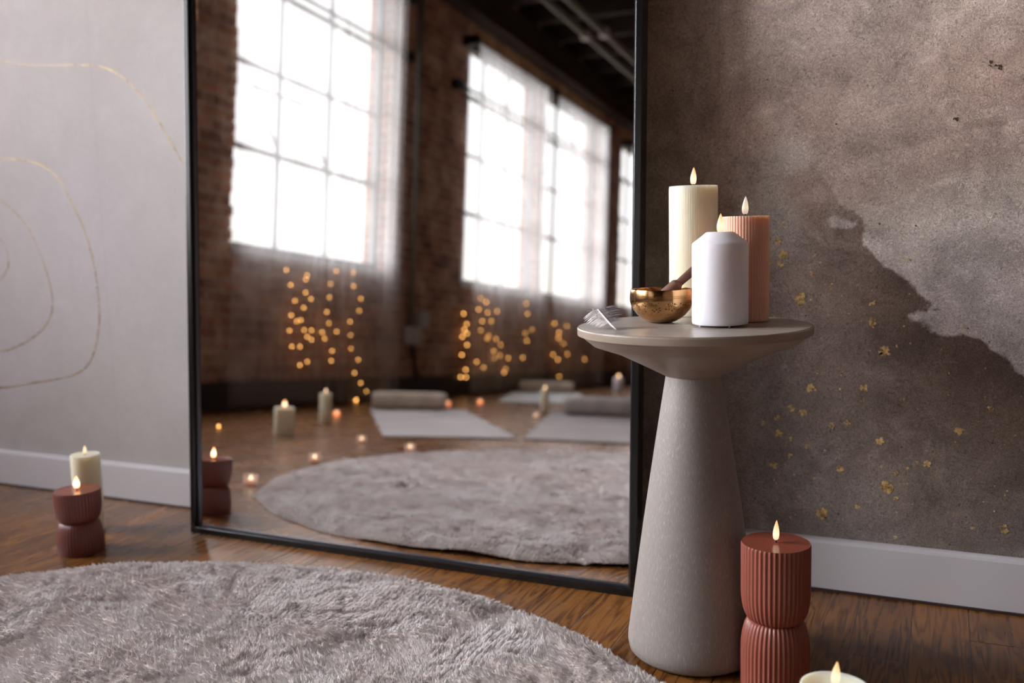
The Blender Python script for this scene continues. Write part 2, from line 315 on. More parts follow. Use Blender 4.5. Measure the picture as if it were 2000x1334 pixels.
FLK = [(-0.2515, 0.6331, 0.0046), (-0.2607, 0.6055, 0.0073), (-0.2511, 0.5791, 0.0092), (-0.2561, 0.566, 0.0064), (-0.2724, 0.5688, 0.0046), (-0.219, 0.5056, 0.0119), (-0.2027, 0.5492, 0.0055), (-0.1726, 0.5232, 0.0036), (-0.1068, 0.4996, 0.0064), (-0.107, 0.4672, 0.0082), (-0.118, 0.5927, 0.0036), (-0.2006, 0.5785, 0.0036), (-0.0528, 0.5701, 0.0045), (-0.087, 0.4197, 0.01), (-0.2013, 0.3533, 0.0102), (-0.1179, 0.3564, 0.0083), (-0.1562, 0.3528, 0.0028), (-0.2358, 0.3157, 0.0065), (-0.2152, 0.3088, 0.0074), (-0.2599, 0.2971, 0.0056), (-0.2836, 0.2865, 0.0047), (-0.2571, 0.2672, 0.0084), (-0.2362, 0.2613, 0.0047), (-0.1677, 0.2893, 0.0074), (-0.143, 0.2962, 0.0056), (-0.0905, 0.268, 0.0083), (0.0301, 0.2926, 0.0083), (0.0734, 0.3321, 0.0055), (-0.2646, 0.2124, 0.0075), (-0.1549, 0.2133, 0.0075), (-0.0777, 0.1889, 0.0122), (-0.0645, 0.1708, 0.0047), (-0.018, 0.2335, 0.0074), (-0.0328, 0.2357, 0.0037), (-0.0474, 0.2241, 0.0037), (-0.0646, 0.2148, 0.0047), (-0.1816, 0.1329, 0.0123), (-0.1258, 0.1504, 0.0057), (0.0978, 0.1366, 0.0085), (0.0526, 0.1332, 0.0038), (-0.2368, 0.2312, 0.0056), (-0.2094, 0.2496, 0.0047), (-0.2205, 0.1593, 0.0038), (-0.196, 0.1953, 0.0038), (-0.3298, 0.1657, 0.0057), (-0.3409, 0.2418, 0.0047), (-0.0021, 0.4565, 0.0027), (0.0321, 0.463, 0.0036), (-0.0013, 0.4248, 0.0027), (-0.0668, 0.4297, 0.0036), (-0.1199, 0.3353, 0.0037), (-0.0888, 0.2242, 0.0037), (-0.0631, 0.1035, 0.0038), (-0.234, 0.121, 0.0029)]
mb = MB(); rg = random.Random(11); lay = 0
def flake(x, z, r):
    global lay
    n = rg.randint(5, 9); a0 = rg.uniform(0, 6.28); lay = (lay+1) % 12
    mb.add([(x+math.cos(a0+6.283*i/n)*r*rg.uniform(.45, 1.1), WY-.0004-.00003*lay, z+math.sin(a0+6.283*i/n)*r*rg.uniform(.45, 1.1)) for i in range(n)], [tuple(range(n))])
for x, z, s in FLK:
    s *= 1.2
    for k in range(int(5+s*900)):
        a = rg.uniform(0, 6.283); d = s*.62*math.sqrt(rg.random()); flake(x+d*math.cos(a), z+d*math.sin(a), s*rg.uniform(.16, .40))
for k in range(420):
    x = rg.uniform(-.42, .5); z = rg.uniform(.1, .6) if rg.random() < .8 else rg.uniform(.1, .75)
    if z > .62-.55*(x+.3): 
        if rg.random() < .8: continue
    flake(x, z, rg.choice([.0006, .0008, .001, .0012, .0019]))
fo = mb.build('gold_flakes', M_gold, mural); fo['kind'] = 'stuff'
mb = MB(); rg = random.Random(5)
for k in range(130):      # dark specks and pits printed on the mural
    flake(rg.uniform(-.45, .5), rg.uniform(.1, 1.1), rg.choice([.0007, .001, .0013, .002]))
for x, z, s in [(.078, .985, .004), (.085, .975, .003), (.06, .87, .005), (.068, .865, .004), (.01, .79, .003), (-.02, 1.0, .003)]:
    for k in range(8): flake(x+rg.uniform(-s, s), z+rg.uniform(-s, s), .0018)
fo = mb.build('dark_specks', mat('speck', S(70, 52, 40), .8), mural); fo['kind'] = 'stuff'

# baseboard
M_base = mat('white_paint', S(212, 208, 212), .35)
mb = MB(); prof = [(WY, 0), (-.003, 0), (-.003, .084), (-.0015, .0885), (.0035, .0905), (WY, .0915)]
vs = [(x, y, z) for x in (XW, XR) for y, z in prof]; n = len(prof)
mb.add(vs, [(i, i+1, n+i+1, n+i) for i in range(n-1)]+[tuple(range(n)), tuple(range(2*n-1, n-1, -1)), (n-1, 0, n, 2*n-1)])
struct(mb.build('baseboard_back', M_base))
struct(MB().box((XW, -.0075, 0), (XR, -.003, .004)).build('trim_1', mat('dark_gap_bead', S(58, 42, 36), .6)))

# ---------------------------------------------------------------- other walls, ceiling
def brick_mat(name, c1, c2, mortar, lime):
    M = mat(name, rough=.9, spec=.2); nt, b, L = nodes(M)
    t = N(nt, 'ShaderNodeTexCoord'); s = N(nt, 'ShaderNodeSeparateXYZ'); L.new(t.outputs['Object'], s.inputs[0])
    cb = N(nt, 'ShaderNodeCombineXYZ'); L.new(MATH('ADD', s.outputs[1], s.outputs[0], None, nt), cb.inputs[0]); L.new(s.outputs[2], cb.inputs[1])
    nd = N(nt, 'ShaderNodeTexNoise'); nd.inputs['Scale'].default_value = 14; L.new(cb.outputs[0], nd.inputs['Vector'])
    va = N(nt, 'ShaderNodeVectorMath', operation='MULTIPLY_ADD'); va.inputs[1].default_value = (.012, .012, 0)
    L.new(nd.outputs['Color'], va.inputs[0]); L.new(cb.outputs[0], va.inputs[2])
    br = N(nt, 'ShaderNodeTexBrick'); br.inputs['Scale'].default_value = 1; br.inputs['Brick Width'].default_value = .21; br.inputs['Row Height'].default_value = .07
    br.inputs['Mortar Size'].default_value = .009; br.inputs['Mortar Smooth'].default_value = .4; br.inputs['Bias'].default_value = 0
    br.inputs['Color1'].default_value = c1; br.inputs['Color2'].default_value = c2; br.inputs['Mortar'].default_value = mortar
    L.new(va.outputs[0], br.inputs['Vector'])
    nn = N(nt, 'ShaderNodeTexNoise'); nn.inputs['Scale'].default_value = 5; nn.inputs['Detail'].default_value = 8; nn.inputs['Roughness'].default_value = .7; L.new(t.outputs['Object'], nn.inputs['Vector'])
    k = N(nt, 'ShaderNodeMapRange'); k.inputs[1].default_value = .5; k.inputs[2].default_value = .68; k.inputs[4].default_value = .75; L.new(nn.outputs[0], k.inputs[0])
    mx = N(nt, 'ShaderNodeMix', data_type='RGBA'); L.new(k.outputs[0], mx.inputs[0]); L.new(br.outputs[0], mx.inputs[6]); mx.inputs[7].default_value = lime
    k2 = N(nt, 'ShaderNodeMapRange'); k2.inputs[1].default_value = .3; k2.inputs[2].default_value = .5; k2.inputs[3].default_value = .35; L.new(nn.outputs[0], k2.inputs[0])
    hv = N(nt, 'ShaderNodeHueSaturation'); L.new(mx.outputs[2], hv.inputs['Color']); L.new(k2.outputs[0], hv.inputs['Value']); L.new(hv.outputs[0], b.inputs['Base Color'])
    bp = N(nt, 'ShaderNodeBump'); bp.inputs['Strength'].default_value = .8; bp.inputs['Distance'].default_value = .012
    L.new(MATH('SUBTRACT', MATH('MULTIPLY', nn.outputs[0], .5, None, nt), br.outputs['Fac'], None, nt), bp.inputs['Height']); L.new(bp.outputs[0], b.inputs['Normal'])
    return M
M_brick = brick_mat('old_brick', S(172, 122, 98), S(136, 100, 84), S(172, 150, 132), S(204, 184, 166))
mb = MB(); WT = .21; rg = random.Random(2)
edges = [.35] + [v for a, b_ in reversed([]) for v in (b_, a)]
ys = [.3]
for a, b_ in WIN: ys += [b_, a]
ys.append(YF-.3)
for i in range(0, len(ys), 2): mb.box((XW-WT, ys[i+1], 0), (XW, ys[i], CZ+.4))
for a, b_ in WIN:
    mb.box((XW-WT, a, 0), (XW, b_, SILL-.03)); mb.box((XW-WT, a, HEAD), (XW, b_, CZ+.4))
    for side, yy in ((1, a), (-1, b_)):        # toothed brick arrises of the opening
        z = SILL-.03; k = 0
        while z < HEAD-.02:
            d = rg.uniform(.004, .024); y0, y1 = (yy-.05, yy+d) if side == 1 else (yy-d, yy+.05)
            mb.box((XW-.085+rg.uniform(0, .02), y0, z+.004), (XW+rg.uniform(-.006, .006), y1, min(z+.066, HEAD))); z += .07; k += 1
struct(mb.build('wall_left', M_brick))
struct(MB().box((XW-WT, YF-.3, 0), (XR+.2, YF, CZ+.4)).build('wall_far', M_brick))
M_plain = mat('plaster', S(150, 138, 128), .9)
struct(MB().box((XR, YF, 0), (XR+.2, .3, CZ+.4)).build('wall_right', noise_col(M_plain, S(120, 100, 88), S(170, 150, 138), 2)))
M_dkwood = mat('dark_timber', S(40, 28, 22), .8); noise_col(M_dkwood, S(26, 18, 14), S(58, 42, 32), 4, stretch=(6, 1, 6))
M_sillw = mat('weathered_sill', S(170, 160, 150), .7); M_lint = noise_col(mat('lintel_timber', rough=.8), S(150, 112, 78), S(196, 158, 118), 5)
struct(MB().box((XW-WT, YF-.3, CZ), (XR+.2, .3, CZ+.1)).build('ceiling', M_dkwood))
k = 0; y = -.6
while y > YF:
    k += 1; struct(MB().box((XW, y-.07, CZ-.26), (XR, y, CZ)).build('trim_%d' % (k+1), M_dkwood)); y -= .55
struct(MB().box((XW, YF, 3.22), (XW+.16, 0, 3.49)).build('trim_%d' % (k+2), M_dkwood)); tk = k+3
struct(MB().box((XW, YF, 0), (XW+.03, 0, .165)).build('baseboard_left', mat('dark_baseboard', S(34, 26, 24), .6)))

# windows: steel frames, panes
M_steel = mat('window_steel', S(120, 122, 126), .5, .3)
M_glass = bpy.data.materials.new('window_glass'); M_glass.use_nodes = True; nt = M_glass.node_tree; nt.nodes.clear()
tr = N(nt, 'ShaderNodeBsdfTransparent'); gl = N(nt, 'ShaderNodeBsdfGlossy'); gl.inputs['Roughness'].default_value = .02; ms = N(nt, 'ShaderNodeMixShader'); ms.inputs[0].default_value = .04
out = N(nt, 'ShaderNodeOutputMaterial'); nt.links.new(tr.outputs[0], ms.inputs[1]); nt.links.new(gl.outputs[0], ms.inputs[2]); nt.links.new(ms.outputs[0], out.inputs[0])
XG = XW-.11
for i, (a, b_) in enumerate(WIN):
    root = bpy.data.objects.new('window_%d' % (i+1), None); sc.collection.objects.link(root); root.location = (XG, b_, SILL); struct(root)
    W_, H_ = b_-a, HEAD-SILL; y0, y1 = -W_, 0
    mb = MB()
    for ya, yb in ((y0, y0+.04), (y1-.04, y1)): mb.box((-.02, ya, 0), (.02, yb, H_))
    for za, zb in ((0, .05), (H_-.04, H_)): mb.box((-.02, y0+.04, za), (.02, y1-.04, zb))
    mb.build('window_frame', M_steel, root)
    mb = MB()
    for f in (.315, .63, ): mb.box((-.012, y1-.02-W_*f, .03), (.012, y1-.0+.0-W_*f, H_-.03))
    mb.box((-.012, y1-W_*.14, .03), (.012, y1-W_*.14+.018, H_-.03)) if i != 1 else None
    for z, h in ((.64, .03), (1.16, .016), (1.67, .034)): mb.box((-.015, y0+.04, z-h/2), (.015, y1-.04, z+h/2))
    mb.build('glazing_bars', M_steel, root)
    MB().box((-.003, y0+.04, .05), (.003, y1-.04, H_-.04)).build('pane', M_glass, root)
    sb = MB(); sb.box((-.10, y0+.01, -.03), (.125, y1-.01, 0)); sb.build('window_sill', M_sillw, root)
    if i == 1:      # a hopper light tilted open
        hb = MB(); ya, yb = -W_*.63, -W_*.315
        for p, q in (((-.0, ya, .66), (-.22, ya, 1.12)), ((-.0, yb-.02, .66), (-.22, yb-.02, 1.12)), ((-.22, ya, 1.12), (-.22, yb, 1.12))): hb.tube([p, q], .012, 6)
        hb.build('hopper_sash', M_steel, root)
    lb = MB().box((-.10, y0, H_), (.112, y1, H_+.13)); lb.build('lintel', M_lint, root)

# ---------------------------------------------------------------- sheer curtains
def sheer_mat(name, tr_amt, col):
    M = bpy.data.materials.new(name); M.use_nodes = True; nt = M.node_tree; nt.nodes.clear()
    a = N(nt, 'ShaderNodeBsdfTransparent'); d = N(nt, 'ShaderNodeBsdfDiffuse'); tl = N(nt, 'ShaderNodeBsdfTranslucent')
    d.inputs[0].default_value = col; tl.inputs[0].default_value = col
    m1 = N(nt, 'ShaderNodeMixShader'); m1.inputs[0].default_value = .5; m2 = N(nt, 'ShaderNodeMixShader'); m2.inputs[0].default_value = 1-tr_amt
    o = N(nt, 'ShaderNodeOutputMaterial'); L = nt.links
    L.new(d.outputs[0], m1.inputs[1]); L.new(tl.outputs[0], m1.inputs[2]); L.new(a.outputs[0], m2.inputs[1]); L.new(m1.outputs[0], m2.inputs[2]); L.new(m2.outputs[0], o.inputs[0])
    return M
M_sheer = sheer_mat('sheer_voile', .78, (.86, .84, .83, 1))
M_iron = mat('black_iron', S(28, 27, 30), .55, .6)
def curtain(y1, y0, label, gathers, flare=0, seed=1, z1=3.0):
    root = thing('sheer_curtain', label, 'curtain', (XW+.125, y1, .03), 0, None)
    nu, nv = 420, 26; W_ = y1-y0; R = np.random.RandomState(seed)
    u = np.linspace(0, 1, nu); ph = np.cumsum(.6+.8*vnoise(u*9, u*0, 1, seed))/nu
    ph = ph/ph[-1]*2*PI*19
    g = np.zeros(nu)
    for c, wd in gathers: g += np.exp(-((u-c)/wd)**2)
    V = np.zeros((nu, nv, 3))
    for j in range(nv):
        v = j/(nv-1); z = v*(z1-.03); amp = .008+.012*g+.004*(1-v)
        V[:, j, 0] = amp*np.sin(ph+.5*math.sin(v*3+seed))+.004*np.sin(ph*2.3+v*2)
        V[:, j, 1] = -u*W_+amp*1.1*g*np.sin(ph*1.7+1)-flare*(1-v)**2*u
        V[:, j, 2] = z
    np_mesh('curtain_cloth', V.reshape(-1, 3), grid_quads(nu, nv), M_sheer, root)
    MB().tube([(-.0, .06, z1-.02), (-.0, -W_-.06, z1-.02)], .009, 10).build('curtain_rod', M_iron, root)
    for yy in (.05, -W_-.05):
        MB().box((-.123, yy-.03, z1-.06), (.02, yy+.03, z1+.02)).build('rod_bracket', M_iron, root, bevel=.004)
    return root
curtain(-2.72, -4.52, 'sheer off-white curtain over the largest window, with fairy lights glowing behind it', [(.58, .06), (.93, .09)], 0, 1)
curtain(-5.64, -7.24, 'sheer curtain over the middle window in the mirror, between pipe and thin post', [(.25, .1), (.9, .12)], .12, 2)
curtain(-7.40, -8.98, 'sheer curtain over the third window, beyond the thin brick post', [(.3, .1), (.85, .1)], 0, 3)
curtain(-9.80, -11.40, 'sheer curtain over the farthest window, cut by the mirror edge', [(.5, .1)], 0, 4)
# iron rods in front of the windows at transom height
for ya, yb, lb in ((-2.70, -4.64, 'thin iron rod across the largest window, high up, its end on the brick pier'), (-5.44, -9.1, 'thin iron rod crossing the middle and third windows near their heads')):
    r = thing('iron_rod', lb, 'rod', (XW+.055, ya, 2.60))
    MB().tube([(0, 0, 0), (0, yb-ya, 0)], .012, 10).build('bar', M_iron, r)
    for q in (0, yb-ya): MB().box((-.056, q-.05, -.035), (.02, q+.05, .035)).build('bracket', M_iron, r, bevel=.005)

# conduit with junction boxes on the pier
M_pipe = mat('grey_conduit', S(112, 108, 100), .5, .2); M_box = mat('grey_box', S(170, 168, 164), .5)
c = thing('conduit', 'grey vertical conduit with junction boxes on the brick pier between windows', 'conduit', (XW+.034, -4.83, 0))
MB().tube([(0, 0, .55), (0, 0, CZ-.3)], .021, 12).build('pipe', M_pipe, c)
MB().box((-.03, -.075, .42), (.04, .055, .56)).build('junction_box', M_box, c, bevel=.008)
MB().box((-.03, -.21, .55), (.04, -.12, .68)).build('junction_box', M_box, c, bevel=.008)
MB().tube([(0, -.02, .43), (.01, -.05, .30), (0, -.1, .168)], .014, 8).build('cable', M_iron, c)
for i, (xx, zz, lb) in enumerate(((-2.95, 3.12, 'grey ceiling pipe running toward the far end, nearer the windows'), (-2.78, 3.12, 'grey ceiling pipe running parallel, farther from the windows'))):
    c = thing('ceiling_pipe', lb, 'pipe', (xx, 0, zz))
    MB().tube([(0, -.5, 0), (0, YF, 0)], .028, 12).build('pipe', M_pipe, c)
    for yy in (-6.1, -9.0, -12.0):
        MB().box((-.04, yy-.035, -.04), (.04, yy+.035, .04)).build('coupling', M_box, c, bevel=.01)
    for yy in (-3.98, -7.28, -10.58, -13.88): MB().tube([(0, yy, .02), (0, yy, CZ-.26-zz)], .008, 6).build('hanger', M_iron, c)

# ---------------------------------------------------------------- floor mirror
al = math.radians(3.8126); my = math.radians(-.4618)
M_frame = mat('black_frame', S(16, 15, 16), .22, .3, .8)
M_mirror = mat('mirror_silver', (.93, .93, .93, 1), 0.0, 1.0)
MW, MH = 1.0071, 1.93
mir = thing('floor_mirror', 'tall black-framed floor mirror leaning against the mural wall', 'mirror')
mir.location = ((-1.4747-.4676)/2, (-.1442-.1523)/2, 0.0)
mir.rotation_euler = (-al, 0, my)
FD, FW = .030, .013      # depth behind the front edge, face width
mb = MB()
def frame_bar(a, b_): mb.box(a, b_)
frame_bar((-MW/2, 0, 0), (-MW/2+FW, FD, MH)); frame_bar((MW/2-FW, 0, 0), (MW/2, FD, MH))
frame_bar((-MW/2+FW, 0, 0), (MW/2-FW, FD, FW)); frame_bar((-MW/2+FW, 0, MH-FW), (MW/2-FW, FD, MH))
mb.build('frame', M_frame, mir, bevel=.0012)
MB().box((-MW/2+FW, .0125, FW), (MW/2-FW, .0165, MH-FW)).build('mirror_glass', M_mirror, mir)
mb = MB(); i0, i1, i2 = FW, FW+.004, .0075
for a, b_ in (((-MW/2+i0, i2, i0), (-MW/2+i1, .0125, MH-i0)), ((MW/2-i1, i2, i0), (MW/2-i0, .0125, MH-i0)), ((-MW/2+i1, i2, i0), (MW/2-i1, .0125, i1)), ((-MW/2+i1, i2, MH-i1), (MW/2-i1, .0125, MH-i0))): mb.box(a, b_)
mb.build('inner_lip', mat('satin_lip', S(90, 90, 98), .3, .9), mir)
MB().box((-MW/2+FW, .020, FW), (MW/2-FW, .026, MH-FW)).build('back_board', mat('backing', S(30, 26, 24), .8), mir)

# ---------------------------------------------------------------- candles
def glow_mat(name, base, tip, s, z0, z1):
    M = bpy.data.materials.new(name); M.use_nodes = True; nt, b, L = nodes(M)
    t = N(nt, 'ShaderNodeTexCoord'); sp = N(nt, 'ShaderNodeSeparateXYZ'); L.new(t.outputs['Object'], sp.inputs[0])
    mr = N(nt, 'ShaderNodeMapRange'); mr.inputs[1].default_value = z0; mr.inputs[2].default_value = z1; L.new(sp.outputs[2], mr.inputs[0])
    cr = N(nt, 'ShaderNodeValToRGB'); cr.color_ramp.elements[0].color = base; cr.color_ramp.elements[1].color = tip; L.new(mr.outputs[0], cr.inputs[0])
    q = cr.color_ramp.elements.new(.35); q.color = tuple(min(1, a*1.0) for a in (1, .82, .55, 1))
    b.inputs['Base Color'].default_value = (.12, .09, .07, 1); b.inputs['Roughness'].default_value = .35
    L.new(cr.outputs[0], b.inputs['Emission Color']); b.inputs['Emission Strength'].default_value = s
    return M
FH = .026
M_fl = glow_mat('flame_glow', (1, .60, .38, 1), (1, .42, .08, 1), 1.25, 0, FH)
M_fl_orange = glow_mat('flame_glow_orange', (1, .32, .05, 1), (1, .30, .02, 1), 3.6, 0, FH)
M_fl_pale = glow_mat('flame_glow_pale', (.62, .45, .42, 1), (.75, .58, .50, 1), .85, 0, FH)
M_wick = mat('wick_black', S(20, 16, 20), .6)
def wax(name, c, sss=.75, rough=.45, rad=(.03, .024, .019)):
    M = mat(name, c, rough, Subsurface_Weight=sss, Subsurface_Scale=1.0); M.node_tree.nodes['Principled BSDF'].inputs['Subsurface Radius'].default_value = rad
    return M
M_cream = wax('cream_wax', S(230, 224, 200)); M_white = wax('white_wax', S(228, 226, 233)); M_peach = wax('peach_wax', S(228, 178, 152), .5, .45, (.016, .012, .009))
M_terra = wax('terracotta_wax', S(136, 72, 58), .05, .42, (.006, .002, .0015)); M_terra_top = wax('terracotta_wax_top', S(134, 68, 52), .04, .2, (.006, .002, .0015))
M_terra_dark = wax('shaded_terracotta_wax', S(112, 56, 48), .05, .42, (.006, .002, .0015))  # terracotta wax darkened, shade on the left candle's front put into its colour
def flame_mb(h=FH, r=.0042, lean=0):
    P = [(0.5, 0), (.80, .05), (.95, .16), (1, .3), (.93, .45), (.74, .62), (.5, .77), (.27, .90), (.1, .98), (.02, 1)]
    mb = MB(); mb.lathe([(r*a, h*b_) for a, b_ in P], 20)
    mb.v = [(x+lean*(z/h)**1.5, y, z) for x, y, z in mb.v]; return mb
def candle(name, label, cat, loc, prof, M, flame=M_fl, top=None, flute=None, n=64, group=None, fr=.0048, fh=FH, wl=.006, topM=None, lean=.001, light=.0):
    root = thing(name, label, cat, loc, 0, group)
    MB().lathe(prof, n, flute=flute).build('wax_body', M, root, sharp=50)
    zt = top if top is not None else prof[-1][1]
    if topM:
        r_, z_t = topM[1], topM[2]; MB().lathe([(r_, 0), (r_, .0006)], n).build('wax_top', topM[0], root, loc=(0, 0, z_t), sharp=40)
    MB().tube([(0, 0, zt-.004), (0, 0, zt+wl)], .0013, 8).build('wick', M_wick, root)
    f = flame_mb(fh, fr, lean).build('flame', flame, root, loc=(0, 0, zt+wl-.001))
    return root
TZ = .4922
# cream pillar (back left), finely ribbed
def fl(k, amp, lo=0, hi=9): return lambda r, z, a: r-(amp*(.5-.5*math.cos(a*k)) if lo < z < hi and r > .02 else 0)
candle('pillar_candle', 'tallest cream pillar candle, at the back left of the round table', 'candle', (-.3615, -.1751, TZ),
       [(.036, 0), (.0375, .0015), (.0379, .004), (.0379, .200), (.0372, .2035), (.0352, .2035), (.033, .2015)], M_cream, M_fl, flute=fl(90, .00035, .002, .202), n=540)
candle('pillar_candle', 'peach ribbed pillar candle behind the white one on the table', 'candle', (-.2669, -.2500, TZ),
       [(.0335, 0), (.0348, .0015), (.0352, .004), (.0352, .150), (.0346, .1535), (.0325, .1535), (.031, .151)], M_peach, M_fl_pale, flute=fl(52, .0009, .002, .1525), n=448, wl=.0065)
c = candle('pillar_candle', 'white pillar candle with sloped shoulders at the front of the table', 'candle', (-.2861, -.3298, TZ),
       [(.0365, .003), (.0383, .0036), (.039, .006), (.039, .1145), (.0384, .1165), (.036, .1185), (.028, .1245), (.0205, .1305), (.0185, .1318), (.016, .1321), (.008, .1315), (.002, .1312)], M_white, M_fl, wl=.0012, n=72)
for a in (.9, 2.6, 4.0, 5.3):
    MB().lathe([(.0012, 0), (.0016, .0035)], 10).build('foot', M_white, c, loc=(.0345*math.cos(a), .0345*math.sin(a), 0))
# terracotta two-drum ribbed candles
def drum(R, H, hw):
    P = [(R*.97, 0), (R, .003)]; top = H
    z = .003
    P.append((R, hw-.045*(R/.045)))
    for k in range(1, 11):
        t = k/10; P.append((R*(1-.27*(1-math.cos(t*PI/2))) if t < 1 else R*.73, hw-.045*(R/.045)*(1-math.sin(t*PI/2))))
    for k in range(1, 11):
        t = 1-k/10; P.append((R*(1-.27*(1-math.cos(t*PI/2))), hw+.040*(R/.045)*(1-math.sin(t*PI/2))))
    P += [(R, H-.004), (R*.995, H-.0015), (R*.975, H), (R*.95, H-.0008)]
    return P
def two_drum(label, loc, R, H, hw, flame, fr=.0042, fh=FH, rib=.0017, wl=.005, M=None):
    return candle('two_tier_candle', label, 'candle', loc, drum(R, H, hw), M or M_terra, flame, flute=lambda r, z, a: r*(1-(rib/R)*(.5-.5*math.cos(a*44))) if z > .002 and z < H-.0003 else r, n=440,
                  top=H-.0004, topM=(M_terra_top, R*.955, H-.001), fr=fr, fh=fh, wl=wl)
two_drum('large ribbed terracotta two-tier candle beside the white table base', (-.198, -.386, 0), .0462, .205, .098, M_fl, fr=.0043, fh=.027)
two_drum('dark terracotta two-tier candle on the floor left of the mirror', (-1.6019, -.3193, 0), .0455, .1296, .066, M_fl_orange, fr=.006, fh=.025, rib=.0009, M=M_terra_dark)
candle('pillar_candle', 'cream pillar candle behind the dark two-tier candle, left of the mirror', 'candle', (-1.700, -.2092, 0),
       [(.030, 0), (.0305, .002), (.0305, .169), (.0298, .1714), (.028, .1714), (.027, .170)], M_cream, M_fl, fh=.018, fr=.0038, wl=.004)
candle('pillar_candle', 'cream pillar candle cut off at the bottom edge of the picture', 'candle', (-.0985, -.6040, 0),
       [(.037, 0), (.0382, .002), (.0382, .117), (.0374, .1195), (.0355, .1195), (.0345, .118)], M_cream, M_fl, flute=fl(90, .0004, .003, .1185), n=540, fh=.026, lean=.002)
# candles out in the room, seen in the mirror
candle('square_candle', 'short square cream candle on the floor in the mirror, left of the pillar', 'candle', (-2.694, -1.937, 0),
       [(.056, 0), (.0575, .002), (.0575, .118), (.056, .121), (.052, .1205)], M_cream, M_fl_orange, n=4, fr=.009, fh=.028)
candle('pillar_candle', 'slim cream pillar candle before the largest window, beside an orange tealight', 'candle', (-2.918, -2.540, 0),
       [(.029, 0), (.0305, .003), (.0305, .152), (.029, .155), (.026, .154)], M_cream, M_fl_orange, fr=.004, fh=.02, n=40)
candle('pillar_candle', 'slim cream pillar candle on the floor beyond the mats, before the white mat', 'candle', (-2.4154, -4.2193, 0),
       [(.025, 0), (.0266, .003), (.0266, .150), (.025, .153), (.022, .152)], M_cream, M_fl_orange, fr=.006, fh=.02, n=40)
candle('pillar_candle', 'white pillar candle farthest away, behind the right bolster in the mirror', 'candle', (-3.02, -7.45, 0),
       [(.046, 0), (.048, .003), (.048, .15), (.045, .155), (.040, .154)], M_white, M_fl_orange, fr=.014, fh=.03, n=40)

# tealights in small frosted cups
M_cup = mat('frosted_cup', S(250, 236, 228), .3, Transmission_Weight=.5); M_cup.node_tree.nodes['Principled BSDF'].inputs['Alpha'].default_value = .55
M_tlwax = mat('tealight_wax_glow', S(252, 226, 208), .5); bb = M_tlwax.node_tree.nodes['Principled BSDF']; bb.inputs['Emission Color'].default_value = (1, .5, .3, 1); bb.inputs['Emission Strength'].default_value = .35  # wax emission stands in for the flame's light on the wax
M_tlwaxo = M_tlwax.copy(); bb = M_tlwaxo.node_tree.nodes['Principled BSDF']; bb.inputs['Emission Color'].default_value = (1, .24, .05, 1); bb.inputs['Emission Strength'].default_value = 2.6
M_tlf = glow_mat('tealight_glow', (1, .55, .3, 1), (1, .6, .32, 1), 5.0, 0, .014)
M_tlfo = glow_mat('tealight_glow_orange', (1, .3, .05, 1), (1, .3, .05, 1), 8.0, 0, .014)
def tealight(loc, label, R=.0205, H=.030, fm=None):
    t = thing('tealight', label, 'candle', loc, 0, 'lit tealights on the floor')
    MB().lathe([(R*.86, 0), (R*.95, .0015), (R, .006), (R, H), (R-.0015, H), (R-.0018, .004), (R*.5, .0028)], 32, capt=True).build('glass_cup', M_cup, t, sharp=50)
    MB().lathe([(R*.84, .0045), (R*.84, H*.55), (R*.2, H*.53)], 28).build('wax', M_tlwaxo if fm else M_tlwax, t, sharp=50)
    flame_mb(.014, .0048).build('flame', fm or M_tlf, t, loc=(0, 0, H*.5))
for loc, lb, fm in [((-1.8222, -.7131, 0), 'pale tealight nearest the dark candle, on bare floor left of the rug', None),
                ((-1.9946, -1.2395, 0), 'pale tealight at the rug rim, second from the dark candle', None),
                ((-1.9200, -1.7500, 0), 'tealight half hidden behind the far rim of the round rug', None),
                ((-2.2357, -1.8768, 0), 'pale tealight between the slim pillar candle and the left yoga mat', None),
                ((-3.1676, -2.985, 0), 'orange-glowing tealight just right of the slim cream pillar candle', M_tlfo),
                ((-3.2098, -4.3464, 0), 'orange-glowing tealight immediately right of the left bolster', M_tlfo),
                ((-3.1653, -4.7572, 0), 'orange-glowing tealight between the left bolster and the white mat', M_tlfo),
                ((-2.2748, -3.7696, 0), 'pale tealight at the foot of the far slim pillar candle', None)]:
    tealight(loc, lb, fm=fm)

# ---------------------------------------------------------------- singing bowl and mallet
M_brass = mat('hammered_brass', S(196, 154, 106), .17, 1.0); nt, b, L = nodes(M_brass)
t = N(nt, 'ShaderNodeTexCoord'); s3 = N(nt, 'ShaderNodeSeparateXYZ'); L.new(t.outputs['Object'], s3.inputs[0])
vo = N(nt, 'ShaderNodeTexVoronoi'); vo.inputs['Scale'].default_value = 230; L.new(t.outputs['Object'], vo.inputs['Vector'])
dm = N(nt, 'ShaderNodeMapRange', interpolation_type='SMOOTHSTEP'); L.new(vo.outputs['Distance'], dm.inputs[0]); dm.inputs[1].default_value = .12; dm.inputs[2].default_value = .42
band = N(nt, 'ShaderNodeMapRange', interpolation_type='SMOOTHSTEP'); L.new(s3.outputs[2], band.inputs[0]); band.inputs[1].default_value = .034; band.inputs[2].default_value = .030
low = N(nt, 'ShaderNodeMapRange', interpolation_type='SMOOTHSTEP'); L.new(s3.outputs[2], low.inputs[0]); low.inputs[1].default_value = .010; low.inputs[2].default_value = .018
hh = MATH('MULTIPLY', MATH('MULTIPLY', MATH('SUBTRACT', dm.outputs[0], 1), band.outputs[0]), low.outputs[0])
def groove(z): return MATH('MULTIPLY', MATH('LESS_THAN', MATH('ABSOLUTE', MATH('SUBTRACT', s3.outputs[2], z)), .00035), -.5)
hh2 = MATH('ADD', MATH('ADD', MATH('ADD', hh, groove(.0412)), groove(.0393)), groove(.0378))
